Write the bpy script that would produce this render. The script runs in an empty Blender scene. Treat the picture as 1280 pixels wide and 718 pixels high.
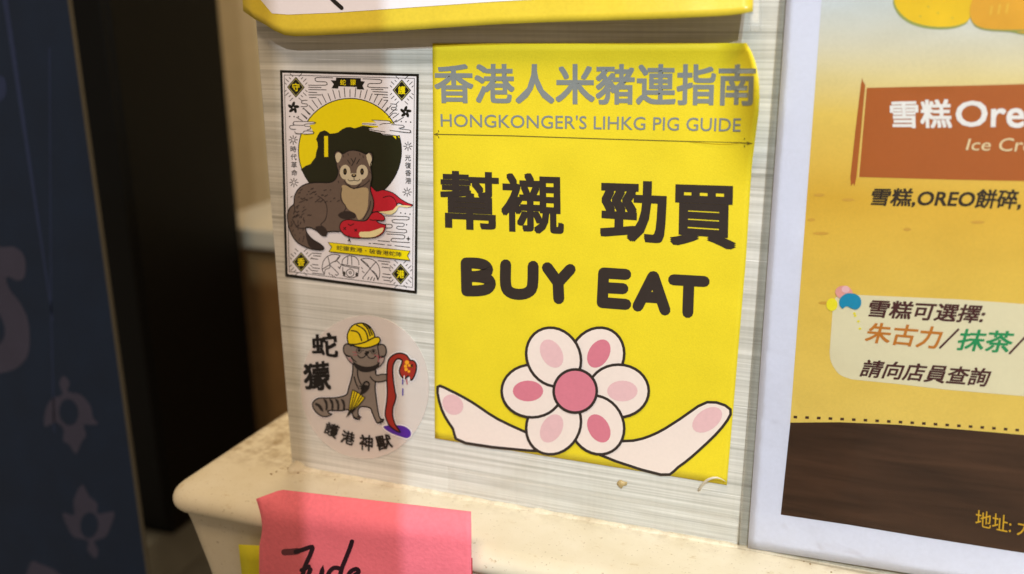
import bpy, bmesh, math, random
from mathutils import Vector, Matrix, noise
from mathutils.geometry import tessellate_polygon
random.seed(7)
S = bpy.context.scene
COL = S.collection

# ------------------------------------------------------------------ camera
CAM = Vector((0.07059833, -0.26259957, 0.07270177))
F = 1172.0
RX = Vector((0.9397850775924879, -0.08975791609341427, 0.3297688954905377))
RY = Vector((0.34168422579118624, 0.2678645407307183, -0.900833213011487))
RZ = Vector((-0.007476481790203287, 0.9592664407335895, 0.28240396226390274))
cd = bpy.data.cameras.new('camera'); cam = bpy.data.objects.new('camera', cd); COL.objects.link(cam)
cd.sensor_width = 36; cd.lens = 36*F/1280; cd.clip_start = .005; cd.clip_end = 50
m = Matrix((RX, RY, RZ)).to_4x4(); m.translation = CAM; cam.matrix_world = m
cd.dof.use_dof = True; cd.dof.focus_distance = .28; cd.dof.aperture_fstop = 9
S.camera = cam

# ------------------------------------------------------------------ world, lamps, exposure
w = bpy.data.worlds.new('World'); S.world = w; w.use_nodes = True
bg = w.node_tree.nodes['Background']; bg.inputs[0].default_value = (1, .80, .60, 1); bg.inputs[1].default_value = .36
S.view_settings.view_transform = 'Standard'; S.view_settings.look = 'None'
S.view_settings.exposure = 0; S.view_settings.gamma = 1

def lamp(name, kind, loc, energy, color, size, target=None):
    d = bpy.data.lights.new(name, kind); d.energy = energy; d.color = color
    if kind == 'AREA': d.size = size
    else: d.shadow_soft_size = size
    o = bpy.data.objects.new(name, d); COL.objects.link(o); o.location = loc
    if target is not None:
        o.rotation_euler = (Vector(target)-Vector(loc)).to_track_quat('-Z', 'Y').to_euler()
    return o
# an added, unseen blocker just left of and behind the camera cuts both cool lamps off from the left of the wall
PX, PY = CAM.x-.004, CAM.y-.03
def beyond(xw, dist, z):
    d = Vector((PX-xw, PY)); d.normalize()
    return (PX+d.x*dist, PY+d.y*dist, z)
lamp('warm_ceiling_lamp', 'AREA', (-.08, -.60, 1.05), 8.8, (1, .75, .50), .35, (-.02, 0, 0))
lamp('cool_window_lamp', 'POINT', beyond(-.0655, .75, .80), 37, (.66, .88, 1), .006)
lamp('pale_counter_lamp', 'POINT', beyond(-.1045, .75, .72), 27, (.98, .93, .94), .006)

lamp('back_wall_fill', 'AREA', (-.25, .55, 1.15), 6, (1, .82, .58), .4, (-.3, 1, -.2))  # added fill light, brightens the back wall seen past the cupboard

# ------------------------------------------------------------------ geometry helpers
def U(px, py, h=0.0):                       # point at height h in front of the wall plane (world Y = -h)
    d = RX*0+Vector((RX.dot(Vector((px-640, 359-py, -F))), RY.dot(Vector((px-640, 359-py, -F))), RZ.dot(Vector((px-640, 359-py, -F)))))
    return CAM + d*((-h-CAM.y)/d.y)

MATS = {}
def lin(c): return tuple(((v/255)/12.92 if v/255 <= .04045 else ((v/255+.055)/1.055)**2.4) for v in c)
def mat(name, rgb, rough=.55, var=.06, vscale=900, bump=.0, bscale=2500, spec=.35, alpha=1, wave=0):
    if name in MATS: return MATS[name]
    M = bpy.data.materials.new(name); M.use_nodes = True; N = M.node_tree.nodes; L = M.node_tree.links
    p = N['Principled BSDF']; c = lin(rgb) if max(rgb) > 1 else rgb
    p.inputs['Roughness'].default_value = rough; p.inputs['Specular IOR Level'].default_value = spec
    p.inputs['Alpha'].default_value = alpha
    tc = N.new('ShaderNodeTexCoord'); n = N.new('ShaderNodeTexNoise'); n.inputs['Scale'].default_value = vscale; n.inputs['Detail'].default_value = 4
    L.new(tc.outputs['Object'], n.inputs['Vector'])
    n2 = N.new('ShaderNodeTexNoise'); n2.inputs['Scale'].default_value = 45; n2.inputs['Detail'].default_value = 3
    L.new(tc.outputs['Object'], n2.inputs['Vector'])
    ad = N.new('ShaderNodeMath'); ad.operation = 'ADD'; L.new(n.outputs[0], ad.inputs[0]); L.new(n2.outputs[0], ad.inputs[1])
    r = N.new('ShaderNodeMapRange'); r.inputs[1].default_value = .6; r.inputs[2].default_value = 1.4
    r.inputs[3].default_value = 1-var; r.inputs[4].default_value = 1+var; L.new(ad.outputs[0], r.inputs[0])
    mx = N.new('ShaderNodeVectorMath'); mx.operation = 'SCALE'; mx.inputs[0].default_value = c[:3]; L.new(r.outputs[0], mx.inputs['Scale'])
    L.new(mx.outputs[0], p.inputs['Base Color'])
    if bump:
        b = N.new('ShaderNodeBump'); b.inputs['Strength'].default_value = bump; b.inputs['Distance'].default_value = .0002
        n3 = N.new('ShaderNodeTexNoise'); n3.inputs['Scale'].default_value = bscale; L.new(tc.outputs['Object'], n3.inputs['Vector'])
        L.new(n3.outputs[0], b.inputs['Height']); L.new(b.outputs[0], p.inputs['Normal'])
        if wave:
            n4 = N.new('ShaderNodeTexNoise'); n4.inputs['Scale'].default_value = 38; n4.inputs['Detail'].default_value = 1.5
            L.new(tc.outputs['Object'], n4.inputs['Vector'])
            b2 = N.new('ShaderNodeBump'); b2.inputs['Strength'].default_value = 1; b2.inputs['Distance'].default_value = wave
            L.new(n4.outputs[0], b2.inputs['Height']); L.new(b2.outputs[0], b.inputs['Normal'])
    MATS[name] = M; return M

def thing(name, label, cat, loc, group=None, kind=None):
    o = bpy.data.objects.new(name, None); COL.objects.link(o); o.location = loc; o.empty_display_size = .01
    o['label'] = label
    if cat: o['category'] = cat
    if group: o['group'] = group
    if kind: o['kind'] = kind
    return o
def rootloc(p):
    v = Vector((0, 0, 0))
    while p: v = v + p.location; p = p.parent
    return v
def mesh(name, verts, faces, M, parent=None, smooth=False, label=None, kind=None):
    off = rootloc(parent)
    me = bpy.data.meshes.new(name); me.from_pydata([tuple(Vector(v)-off) for v in verts], [], faces); me.update()
    if M: me.materials.append(M)
    if smooth:
        for f in me.polygons: f.use_smooth = True
    o = bpy.data.objects.new(name, me); COL.objects.link(o); o.parent = parent
    if label: o['label'] = label
    if kind: o['kind'] = kind
    return o

LAY = .00003
class Sheet:
    """A sheet of print: everything on it is laid on its own surface hf(px,py)."""
    def __init__(s, root, hf): s.root = root; s.hf = hf; s.n = 0
    def P(s, px, py, lay): return U(px, py, s.hf(px, py)+lay*LAY)
    def fill(s, name, pts, M, lay, sm=0, parent=None, sub=0, label=None):
        if sm: pts = crom(pts, sm, True)
        tris = tessellate_polygon([[Vector((x, y, 0)) for x, y in pts]])
        if not sub:
            return mesh(name, [s.P(x, y, lay) for x, y in pts], [flip(pts, t) for t in tris], M, parent or s.root, label=label)
        bm = bmesh.new(); vs = [bm.verts.new((x, y, 0)) for x, y in pts]
        for t in tris:
            try: bm.faces.new([vs[i] for i in flip(pts, t)])
            except ValueError: pass
        return s._bm(name, bm, M, lay, sub, parent, label)
    def _bm(s, name, bm, M, lay, sub, parent, label=None):
        x0, y0, x1, y1, st = sub
        def cut(co, no):
            bmesh.ops.bisect_plane(bm, geom=bm.verts[:]+bm.edges[:]+bm.faces[:], plane_co=co, plane_no=no, dist=1e-4)
        x = x0
        while x < x1: cut((x, 0, 0), (1, 0, 0)); x += st
        y = y0
        while y < y1: cut((0, y, 0), (0, 1, 0)); y += st
        bm.verts.index_update()
        o = mesh(name, [s.P(v.co.x, v.co.y, lay+v.co.z) for v in bm.verts], [[v.index for v in f.verts] for f in bm.faces], M, parent or s.root, smooth=True, label=label)
        bm.free(); return o
    def strokes(s, name, lines, width, M, lay, sm=0, parent=None, closed=False, cap=True, taper=None, label=None):
        V = []; Fc = []
        for k, ln in enumerate(lines):
            wd = width
            if len(ln) and not isinstance(ln[0], (tuple, list)): wd = ln[0]; ln = ln[1]
            if sm and len(ln) > 2: ln = crom(ln, sm, closed)
            h = wd/2; n = len(ln); L0 = lay+(k % 5)*.14
            base = len(V); row = []
            for i, (x, y) in enumerate(ln):
                a = ln[i-1] if (i or closed) else ln[0]; b = ln[(i+1) % n] if (i < n-1 or closed) else ln[-1]
                d1 = nrm(x-a[0], y-a[1]); d2 = nrm(b[0]-x, b[1]-y)
                if d1 == (0, 0): d1 = d2
                if d2 == (0, 0): d2 = d1
                t = nrm(d1[0]+d2[0], d1[1]+d2[1])
                if t == (0, 0): t = d1
                q = max(.5, t[0]*d1[0]+t[1]*d1[1]); hh = h/q
                if taper: hh *= taper(i/(max(1, n-1)))
                row.append((x, y, -t[1]*hh, t[0]*hh))
            for (x, y, nx, ny) in row:
                V.append(s.P(x+nx, y+ny, L0)); V.append(s.P(x-nx, y-ny, L0))
            for i in range(n-1 if not closed else n):
                j = (i+1) % n
                Fc.append((base+2*i, base+2*i+1, base+2*j+1, base+2*j))
            if cap and not closed and wd > .9:
                for (x, y, nx, ny), sg, iv in ((row[0], 1, 0), (row[-1], -1, n-1)):
                    c0 = len(V)
                    for j in range(1, 5):
                        a = math.pi*j/5*sg
                        V.append(s.P(x+nx*math.cos(a)-ny*math.sin(a), y+nx*math.sin(a)+ny*math.cos(a), L0))
                    Fc.append([base+2*iv]+list(range(c0, c0+4))+[base+2*iv+1])
        o = mesh(name, V, Fc, M, parent or s.root, label=label, kind='stuff' if name in ('hatch_lines', 'fur_dashes', 'sun_rays', 'swirl_lines', 'dotted_line', 'starburst') else None)
        return o
    def text(s, name, body, quad, M, lay, bold=0.0, res=3, parent=None, sub=None, shear=0, label=None):
        c = bpy.data.curves.new('t', 'FONT'); c.body = body; c.resolution_u = res; c.fill_mode = 'FRONT'
        o = bpy.data.objects.new('t', c); COL.objects.link(o)
        dg = bpy.context.evaluated_depsgraph_get(); me = bpy.data.meshes.new_from_object(o.evaluated_get(dg))
        bpy.data.objects.remove(o)
        xs = [v.co.x for v in me.vertices]; ys = [v.co.y for v in me.vertices]
        x0, x1, y0, y1 = min(xs), max(xs), min(ys), max(ys)
        TL, TR, BR, BL = quad
        def mp(v):
            u = (v.x-x0)/(x1-x0); t = (y1-v.y)/(y1-y0)
            x = (1-t)*((1-u)*TL[0]+u*TR[0])+t*((1-u)*BL[0]+u*BR[0])
            y = (1-t)*((1-u)*TL[1]+u*TR[1])+t*((1-u)*BL[1]+u*BR[1])
            return x, y
        P0 = [v.co.copy() for v in me.vertices]; F0 = [list(p.vertices) for p in me.polygons]
        bpy.data.meshes.remove(me)
        x0 -= bold; x1 += bold; y0 -= bold; y1 += bold; n0 = len(P0); nk = 8 if bold else 1
        pts = []; zz = []; fs = []
        for k in range(nk):
            ddx, ddy = [(bold*a_, bold*b_) for a_, b_ in ((1, 1), (1, 0), (1, -1), (0, -1), (-1, -1), (-1, 0), (-1, 1), (0, 1))][k] if bold else (0, 0)
            pts += [mp(Vector((v.x+ddx, v.y+ddy, 0))) for v in P0]; zz += [k*.12]*n0; fs += [[i+k*n0 for i in f] for f in F0]
        if sub:
            bm = bmesh.new(); vs = [bm.verts.new((x, y, z_)) for (x, y), z_ in zip(pts, zz)]
            for f in fs:
                try: bm.faces.new([vs[i] for i in f])
                except ValueError: pass
            return s._bm(name, bm, M, lay, sub, parent, label)
        return mesh(name, [s.P(x, y, lay+z_) for (x, y), z_ in zip(pts, zz)], fs, M, parent or s.root, label=label)

def nrm(a, b):
    l = math.hypot(a, b); return (a/l, b/l) if l > 1e-9 else (0, 0)
def flip(pts, t): return list(t)
def crom(p, k, closed):
    n = len(p); out = []
    for i in range(n if closed else n-1):
        g = (lambda j: p[j % n]) if closed else (lambda j: p[min(max(j, 0), n-1)])
        a, b, c, d = g(i-1), g(i), g(i+1), g(i+2)
        for j in range(k):
            t = j/k
            out.append(tuple(.5*(2*b[q]+(c[q]-a[q])*t+(2*a[q]-5*b[q]+4*c[q]-d[q])*t*t+(3*b[q]-a[q]-3*c[q]+d[q])*t**3) for q in (0, 1)))
    if not closed: out.append(tuple(p[-1]))
    return out
def ell(cx, cy, rx, ry, n=28, a0=0, a1=360, rot=0):
    r = math.radians(rot); o = []
    full = abs(a1-a0) >= 360
    for i in range(n if full else n+1):
        a = math.radians(a0+(a1-a0)*i/n); x, y = rx*math.cos(a), ry*math.sin(a)
        o.append((cx+x*math.cos(r)-y*math.sin(r), cy+x*math.sin(r)+y*math.cos(r)))
    return o
def grid_sheet(name, quad, nx, ny, hf, M, parent, thick=.00015, Mb=None, label=None, edge=None):
    """paper: front surface on hf, real thickness behind, closed rim"""
    TL, TR, BR, BL = quad; V = []; Fc = []
    def q(u, t):
        x = (1-t)*((1-u)*TL[0]+u*TR[0])+t*((1-u)*BL[0]+u*BR[0]); y = (1-t)*((1-u)*TL[1]+u*TR[1])+t*((1-u)*BL[1]+u*BR[1])
        if edge: x, y = edge(u, t, x, y)
        return x, y
    for bk in (0, 1):
        for j in range(ny+1):
            for i in range(nx+1):
                x, y = q(i/nx, j/ny); V.append(U(x, y, hf(x, y)) + Vector((0, thick*bk, 0)))
    N = (nx+1)*(ny+1)
    for j in range(ny):
        for i in range(nx):
            a = j*(nx+1)+i; Fc.append((a, a+nx+1, a+nx+2, a+1)); Fc.append((N+a, N+a+1, N+a+nx+2, N+a+nx+1))
    rim = [i for i in range(nx+1)]+[j*(nx+1)+nx for j in range(1, ny+1)]+[ny*(nx+1)+i for i in range(nx-1, -1, -1)]+[j*(nx+1) for j in range(ny-1, 0, -1)]
    for a, b in zip(rim, rim[1:]+rim[:1]): Fc.append((a, b, N+b, N+a))
    return mesh(name, V, Fc, M, parent, smooth=False if nx*ny < 4 else True, label=label)
def outline_sheet(name, pts, h, M, parent, thick=.0001):
    n = len(pts); tris = tessellate_polygon([[Vector((x, y, 0)) for x, y in pts]])
    V = [U(x, y, h) for x, y in pts]; V += [v+Vector((0, thick, 0)) for v in V]
    Fc = [list(t) for t in tris]+[[i+n for i in reversed(t)] for t in tris]+[(i, (i+1) % n, n+(i+1) % n, n+i) for i in range(n)]
    return mesh(name, V, Fc, M, parent)

def nodes_of(M): return M.node_tree.nodes, M.node_tree.links, M.node_tree.nodes['Principled BSDF']
def ramp(N, pts):
    r = N.new('ShaderNodeValToRGB'); e = r.color_ramp.elements
    while len(e) < len(pts): e.new(.5)
    for el, (p, c) in zip(e, pts): el.position = p; el.color = (*c, 1)
    return r
def newmat(name, rough=.5, spec=.4):
    M = bpy.data.materials.new(name); M.use_nodes = True; MATS[name] = M
    N, L, p = nodes_of(M); p.inputs['Roughness'].default_value = rough; p.inputs['Specular IOR Level'].default_value = spec
    tc = N.new('ShaderNodeTexCoord'); return M, N, L, p, tc
def nz(N, L, tc, scale, sc=(1, 1, 1), detail=4, rough=.5, dist=0):
    mp = N.new('ShaderNodeMapping'); mp.inputs['Scale'].default_value = sc; L.new(tc.outputs['Object'], mp.inputs[0])
    n = N.new('ShaderNodeTexNoise'); n.inputs['Scale'].default_value = scale; n.inputs['Detail'].default_value = detail
    n.inputs['Roughness'].default_value = rough; n.inputs['Distortion'].default_value = dist
    L.new(mp.outputs[0], n.inputs['Vector']); return n
def mixc(N, L, fac, a, b, mode='MIX'):
    x = N.new('ShaderNodeMix'); x.data_type = 'RGBA'; x.blend_type = mode
    for s_, v in ((x.inputs[0], fac), (x.inputs[6], a), (x.inputs[7], b)):
        if hasattr(v, 'is_output'): L.new(v, s_)
        elif isinstance(v, (int, float)): s_.default_value = v
        else: s_.default_value = (*v[:3], 1)
    return x.outputs[2]

# ------------------------------------------------------------------ materials with structure
def wood_laminate():
    M, N, L, p, tc = newmat('white_wood_laminate', .42, .4)
    n1 = nz(N, L, tc, 1, (6, 6, 560), 5, .62, .6); n2 = nz(N, L, tc, 1, (14, 14, 1500), 3, .5); n3 = nz(N, L, tc, 1, (600, 600, 12), 3)
    n4 = nz(N, L, tc, 1, (5, 5, 90), 4, .5, .4)
    r1 = ramp(N, [(.28, (.48, .48, .44)), (.42, (.66, .66, .62)), (.52, (.75, .75, .71)), (.66, (.84, .84, .80))]); L.new(n1.outputs[0], r1.inputs[0])
    r2 = ramp(N, [(.35, (.80, .80, .78)), (.6, (1, 1, 1))]); L.new(n2.outputs[0], r2.inputs[0])
    r3 = ramp(N, [(.3, (.90, .90, .89)), (.65, (1, 1, 1))]); L.new(n3.outputs[0], r3.inputs[0])
    r4 = ramp(N, [(.3, (.86, .87, .86)), (.6, (1, 1, 1))]); L.new(n4.outputs[0], r4.inputs[0])
    c = mixc(N, L, .85, r1.outputs[0], r2.outputs[0], 'MULTIPLY'); c = mixc(N, L, .5, c, r3.outputs[0], 'MULTIPLY'); c = mixc(N, L, .8, c, r4.outputs[0], 'MULTIPLY')
    n6 = nz(N, L, tc, 18, (1, 1, 1.5), 5, .6, 1.2); r6 = ramp(N, [(.40, (1, 1, 1)), (.70, (.84, .81, .74))]); L.new(n6.outputs[0], r6.inputs[0])
    c = mixc(N, L, .7, c, r6.outputs[0], 'MULTIPLY')
    n7 = nz(N, L, tc, 1, (30, 30, 2600), 2, .5); r7 = ramp(N, [(.66, (0, 0, 0)), (.72, (1, 1, 1))]); L.new(n7.outputs[0], r7.inputs[0])
    c = mixc(N, L, r7.outputs[0], c, (.90, .90, .87))
    L.new(c, p.inputs['Base Color'])
    b = N.new('ShaderNodeBump'); b.inputs['Strength'].default_value = .35; b.inputs['Distance'].default_value = .0003
    L.new(n1.outputs[0], b.inputs['Height']); L.new(b.outputs[0], p.inputs['Normal']); return M
def ledge_mat():
    M, N, L, p, tc = newmat('cream_plastic', .38, .45)
    n1 = nz(N, L, tc, 55, (1, 1, 1), 5, .6); n2 = nz(N, L, tc, 900, (1, 1, 1), 2); n3 = nz(N, L, tc, 210, (1, 1.6, 1), 5, .7)
    r1 = ramp(N, [(.3, (.70, .63, .46)), (.65, (.77, .71, .56))]); L.new(n1.outputs[0], r1.inputs[0])
    r3 = ramp(N, [(.60, (1, 1, 1)), (.72, (.72, .60, .42))]); L.new(n3.outputs[0], r3.inputs[0])
    r2 = ramp(N, [(.66, (1, 1, 1)), (.73, (.40, .31, .20))]); L.new(n2.outputs[0], r2.inputs[0])
    c = mixc(N, L, .6, r1.outputs[0], r3.outputs[0], 'MULTIPLY'); c = mixc(N, L, .5, c, r2.outputs[0], 'MULTIPLY')
    # grime that has gathered along the joint with the wall (y near 0)
    sp = N.new('ShaderNodeSeparateXYZ'); L.new(tc.outputs['Object'], sp.inputs[0])
    mr = N.new('ShaderNodeMapRange'); mr.inputs[1].default_value = .022; mr.inputs[2].default_value = .036; mr.inputs[3].default_value = 0; mr.inputs[4].default_value = .85
    L.new(sp.outputs[1], mr.inputs[0])
    n5 = nz(N, L, tc, 160, (1, 1, 1), 5, .7); r5 = ramp(N, [(.42, (0, 0, 0)), (.66, (1, 1, 1))]); L.new(n5.outputs[0], r5.inputs[0])
    mu = N.new('ShaderNodeMath'); mu.operation = 'MULTIPLY'; L.new(mr.outputs[0], mu.inputs[0]); L.new(r5.outputs[0], mu.inputs[1])
    c = mixc(N, L, mu.outputs[0], c, (.33, .24, .13))
    L.new(c, p.inputs['Base Color'])
    b = N.new('ShaderNodeBump'); b.inputs['Strength'].default_value = .3; b.inputs['Distance'].default_value = .0004
    L.new(n1.outputs[0], b.inputs['Height']); L.new(b.outputs[0], p.inputs['Normal']); return M
def film(name, alpha, rgb, rough=.12, gloss=1.0):
    M, N, L, p, tc = newmat(name, rough, .5)
    n = nz(N, L, tc, 60, (1, 1, 1), 3); b = N.new('ShaderNodeBump'); b.inputs['Strength'].default_value = .5; b.inputs['Distance'].default_value = .001
    L.new(n.outputs[0], b.inputs['Height']); L.new(b.outputs[0], p.inputs['Normal'])
    p.inputs['Base Color'].default_value = (*lin(rgb), 1); p.inputs['Alpha'].default_value = alpha
    p.inputs['Specular IOR Level'].default_value = 0
    gl = N.new('ShaderNodeBsdfGlossy'); gl.inputs['Roughness'].default_value = rough; L.new(b.outputs[0], gl.inputs['Normal'])
    fr = N.new('ShaderNodeFresnel'); fr.inputs['IOR'].default_value = 1.42; L.new(b.outputs[0], fr.inputs['Normal'])
    mm = N.new('ShaderNodeMath'); mm.operation = 'MULTIPLY'; mm.inputs[1].default_value = gloss; L.new(fr.outputs[0], mm.inputs[0])
    mx = N.new('ShaderNodeMixShader'); L.new(mm.outputs[0], mx.inputs[0]); L.new(p.outputs[0], mx.inputs[1]); L.new(gl.outputs[0], mx.inputs[2])
    L.new(mx.outputs[0], N['Material Output'].inputs[0])
    return M

WALL = wood_laminate(); LEDGE = ledge_mat()
YEL = mat('yellow_paper', (232, 212, 42), .48, .09, vscale=2600, bump=.25, wave=.0008)
YEL2 = mat('yellow_gloss_paper', (212, 190, 58), .3, .08, bump=.15, wave=.0016)
WHT = mat('white_paper', (232, 232, 236), .42, .03, bump=.1)
INK = mat('black_ink', (52, 44, 40), .5, .12)
INKD = mat('dark_ink', (26, 22, 20), .45, .1)
GREY = mat('grey_ink', (132, 138, 138), .5, .06)

# ================================================================== STRUCTURE
# ---- wood-grain post / wall face
def box(name, lo, hi, M, parent=None, bev=0, kind=None, label=None, seg=3):
    bm = bmesh.new(); bmesh.ops.create_cube(bm, size=1)
    for v in bm.verts:
        for k in range(3): v.co[k] = lo[k] if v.co[k] < 0 else hi[k]
    if bev: bmesh.ops.bevel(bm, geom=bm.edges[:], offset=bev, segments=seg, profile=.5, affect='EDGES')
    V = [v.co.copy() for v in bm.verts]; bm.verts.index_update()
    o = mesh(name, V, [[v.index for v in f.verts] for f in bm.faces], M, parent, smooth=False, kind=kind, label=label)
    if bev:
        for f in o.data.polygons: f.use_smooth = True
        o.modifiers.new('wn', 'WEIGHTED_NORMAL')
    bm.free(); return o
ZL = -.0859
box('wall', (-.1115, 0, ZL-.001), (.30, .05, .16), WALL, None, .0006, 'structure')

# ---- cream ledge with rounded nose and end
def ledge():
    root = thing('ledge', 'cream ledge with rounded nose, stained with grime, running below the wood-grain wall', 'ledge', (-.02, -.03, ZL))
    x0, x1, y0, y1 = -.146, .32, -.031, .056
    # plan outline, corner at front-left rounded; profile rounded downwards
    R = .0048; prof = [(R*(1-math.sin(a)), R*(1-math.cos(a))) for a in [math.pi/2*i/9 for i in range(10)]]
    # prof: inset, drop  (from top inset R, drop 0 -> inset 0, drop R)
    RC = .012
    def outline(ins, extra):
        pts = [(x1, y0+ins)]
        r = max(RC-ins, .0015); cx, cy = x0+extra+ins+r, y0+ins+r
        for i in range(9):
            a = -math.pi/2-math.pi/2*i/8; pts.append((cx+r*math.cos(a), cy+r*math.sin(a)))
        pts += [(x0+extra+ins+.002, y1), (x1, y1)]
        return pts
    V = []; Fc = []; rows = []
    levels = [(R*1.5*(1-math.sin(math.pi/2*i/9)), -R*(1-math.cos(math.pi/2*i/9))) for i in range(10)]
    full = [(ins, z, 0) for ins, z in levels] + [(.0002, -.0060, 0), (.0010, -.0070, 0), (.0024, -.0078, .0002), (.0034, -.0092, .0008), (.0038, -.013, .002), (.0045, -.03, .0065), (.008, -.10, .02)]
    for ins, z, ex in full:
        o = outline(ins, ex); rows.append(len(V)); V += [(x, y, ZL+z) for x, y in o]
    n = len(outline(0, 0))
    for a, b in zip(rows, rows[1:]):
        for i in range(n): j = (i+1) % n; Fc.append((a+i, b+i, b+j, a+j))
    Fc.append(list(range(n-1, -1, -1)))
    Fc = [tuple(f) for f in Fc]
    o = mesh('body', V, Fc, LEDGE, root)
    bm = bmesh.new(); bm.from_mesh(o.data); bmesh.ops.recalc_face_normals(bm, faces=bm.faces[:])
    bm.to_mesh(o.data); bm.free()
    for f in o.data.polygons: f.use_smooth = len(f.vertices) == 4
    o.data.set_sharp_from_angle(angle=math.radians(50))
    V = []; Fc = []; nx = 220
    for i in range(nx+1):
        x = -.1112+.40*i/nx; r = .0011+.0006*noise.noise(Vector((x*220, 3, 0)))+(.0028*math.exp(-((x+.1085)/.0025)**2))
        for k in range(6):
            a = math.pi/2*k/5; q = 1+.2*noise.noise(Vector((x*500, k, 5))); V.append((x, -r*1.5*math.cos(a)*q, ZL-.0001+r*.8*math.sin(a)*q))
    for i in range(nx):
        for k in range(5): b_ = i*6+k; Fc.append((b_, b_+6, b_+7, b_+1))
    mesh('sealant_bead', V, Fc, LEDGE, root, smooth=True)
    return root
ledge()

# ---- grime crumbs along the joint
def crumbs():
    bm = bmesh.new()
    for k in range(46):
        if k < 22: x = random.gauss(-.1085, .0035); y = -abs(random.gauss(0, .003)); s_ = random.uniform(.0002, .0006)
        else: x = random.uniform(-.11, .12); y = -abs(random.gauss(0, .003)); s_ = random.uniform(.0001, .00035)
        mt = Matrix.Translation((x+.02, y+.03, s_*.4)) @ Matrix.Diagonal((s_, s_*random.uniform(.5, 1.2), s_*.5, 1))
        bmesh.ops.create_icosphere(bm, subdivisions=1, radius=1, matrix=mt)
    me = bpy.data.meshes.new('dirt_crumbs'); bm.to_mesh(me); me.materials.append(mat('brown_dirt', (150, 122, 86), .9, .3))
    o = bpy.data.objects.new('dirt_crumbs', me); COL.objects.link(o); o.location = (-.02, -.03, ZL)
    o['kind'] = 'stuff'; o['label'] = 'brown dirt crumbs gathered where the wood-grain wall meets the cream ledge'
crumbs()

# ---- background
def bgd():
    cream = mat('cream_wall_paint', (205, 184, 140), .7, .06, vscale=30)
    box('back_wall', (-1.6, 1.0, -.9), (1.2, 1.1, 1.2), cream, None, 0, 'structure')
    fl = mat('grey_floor_tile', (120, 118, 105), .6, .1, vscale=20)
    box('floor', (-1.6, -.6, -.95), (1.2, 1.1, -.9), fl, None, 0, 'structure')
    c = thing('cabinet', 'blurred brown cabinet under a white counter edge, behind the wood-grain wall', 'cabinet', (-.30, .62, -.9))
    br = mat('brown_cabinet', (140, 108, 68), .5, .15, vscale=15)
    a = U(300, 292, -.62); 
    box('carcass', (-.62, .62, -.9), (.35, .98, a.z-.012), br, c, .003)
    box('door', (-.475, .608, -.86), (-.30, .6195, a.z-.03), mat('cabinet_door_brown', (150, 116, 74), .5, .15, vscale=15), c, .002)
    box('door', (-.292, .608, -.86), (-.12, .6195, a.z-.03), MATS['cabinet_door_brown'], c, .002)
    box('worktop', (-.63, .60, a.z-.0115), (.36, .985, a.z+.012), mat('white_worktop', (190, 182, 164), .4, .03), c, .003)
    # black fridge-like cupboard
    t = thing('black_cupboard', 'tall unlit black cupboard standing between the navy panel and the wall', 'cupboard', (-.5, .40, -.9))
    xr = U(301, 300, -.56).x; xl = U(20, 300, -.40).x
    blk = mat('black_lacquer', (4, 4, 3), .55, .2, vscale=30, spec=.12)
    zb = U(200, 672, -.40).z
    box('carcass', (xl, .4065, zb), (xr, .56, .75), blk, t, .003)
    mid = xl+(xr-xl)*.62
    box('door', (xl+.001, .400, zb+.012), (mid-.002, .406, .745), mat('black_door', (5, 5, 4), .5, .2, vscale=30, spec=.12), t, .0015)
    box('door', (mid+.002, .400, zb+.012), (xr-.001, .406, .745), MATS['black_door'], t, .0015)
    box('handle', (mid-.014, .392, -.02), (mid-.009, .3995, .12), mat('dark_handle', (44, 40, 36), .3, .1), t, .001)
    g = thing('grey_plinth', 'grey plinth under the tall black cupboard', 'plinth', (-.5, .38, -.9))
    pb = mat('plinth_grey', (112, 110, 98), .6, .1, vscale=25)
    box('plinth_body', (xl-.1, .36, zb-.40), (xr-.02, .60, zb-.0615), pb, g, .002)
    box('top_board', (xl-.11, .345, zb-.06), (xr-.015, .61, zb-.001), pb, g, .003)
bgd()

# ---- unseen slab added behind the camera, to its left: it shades the left of the wall
box('shade_blocker', (PX-.30, PY-.05, -.5), (PX, PY, .36), mat('blocker_paint', (120, 100, 80), .8), None, 0, 'structure')

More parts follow.
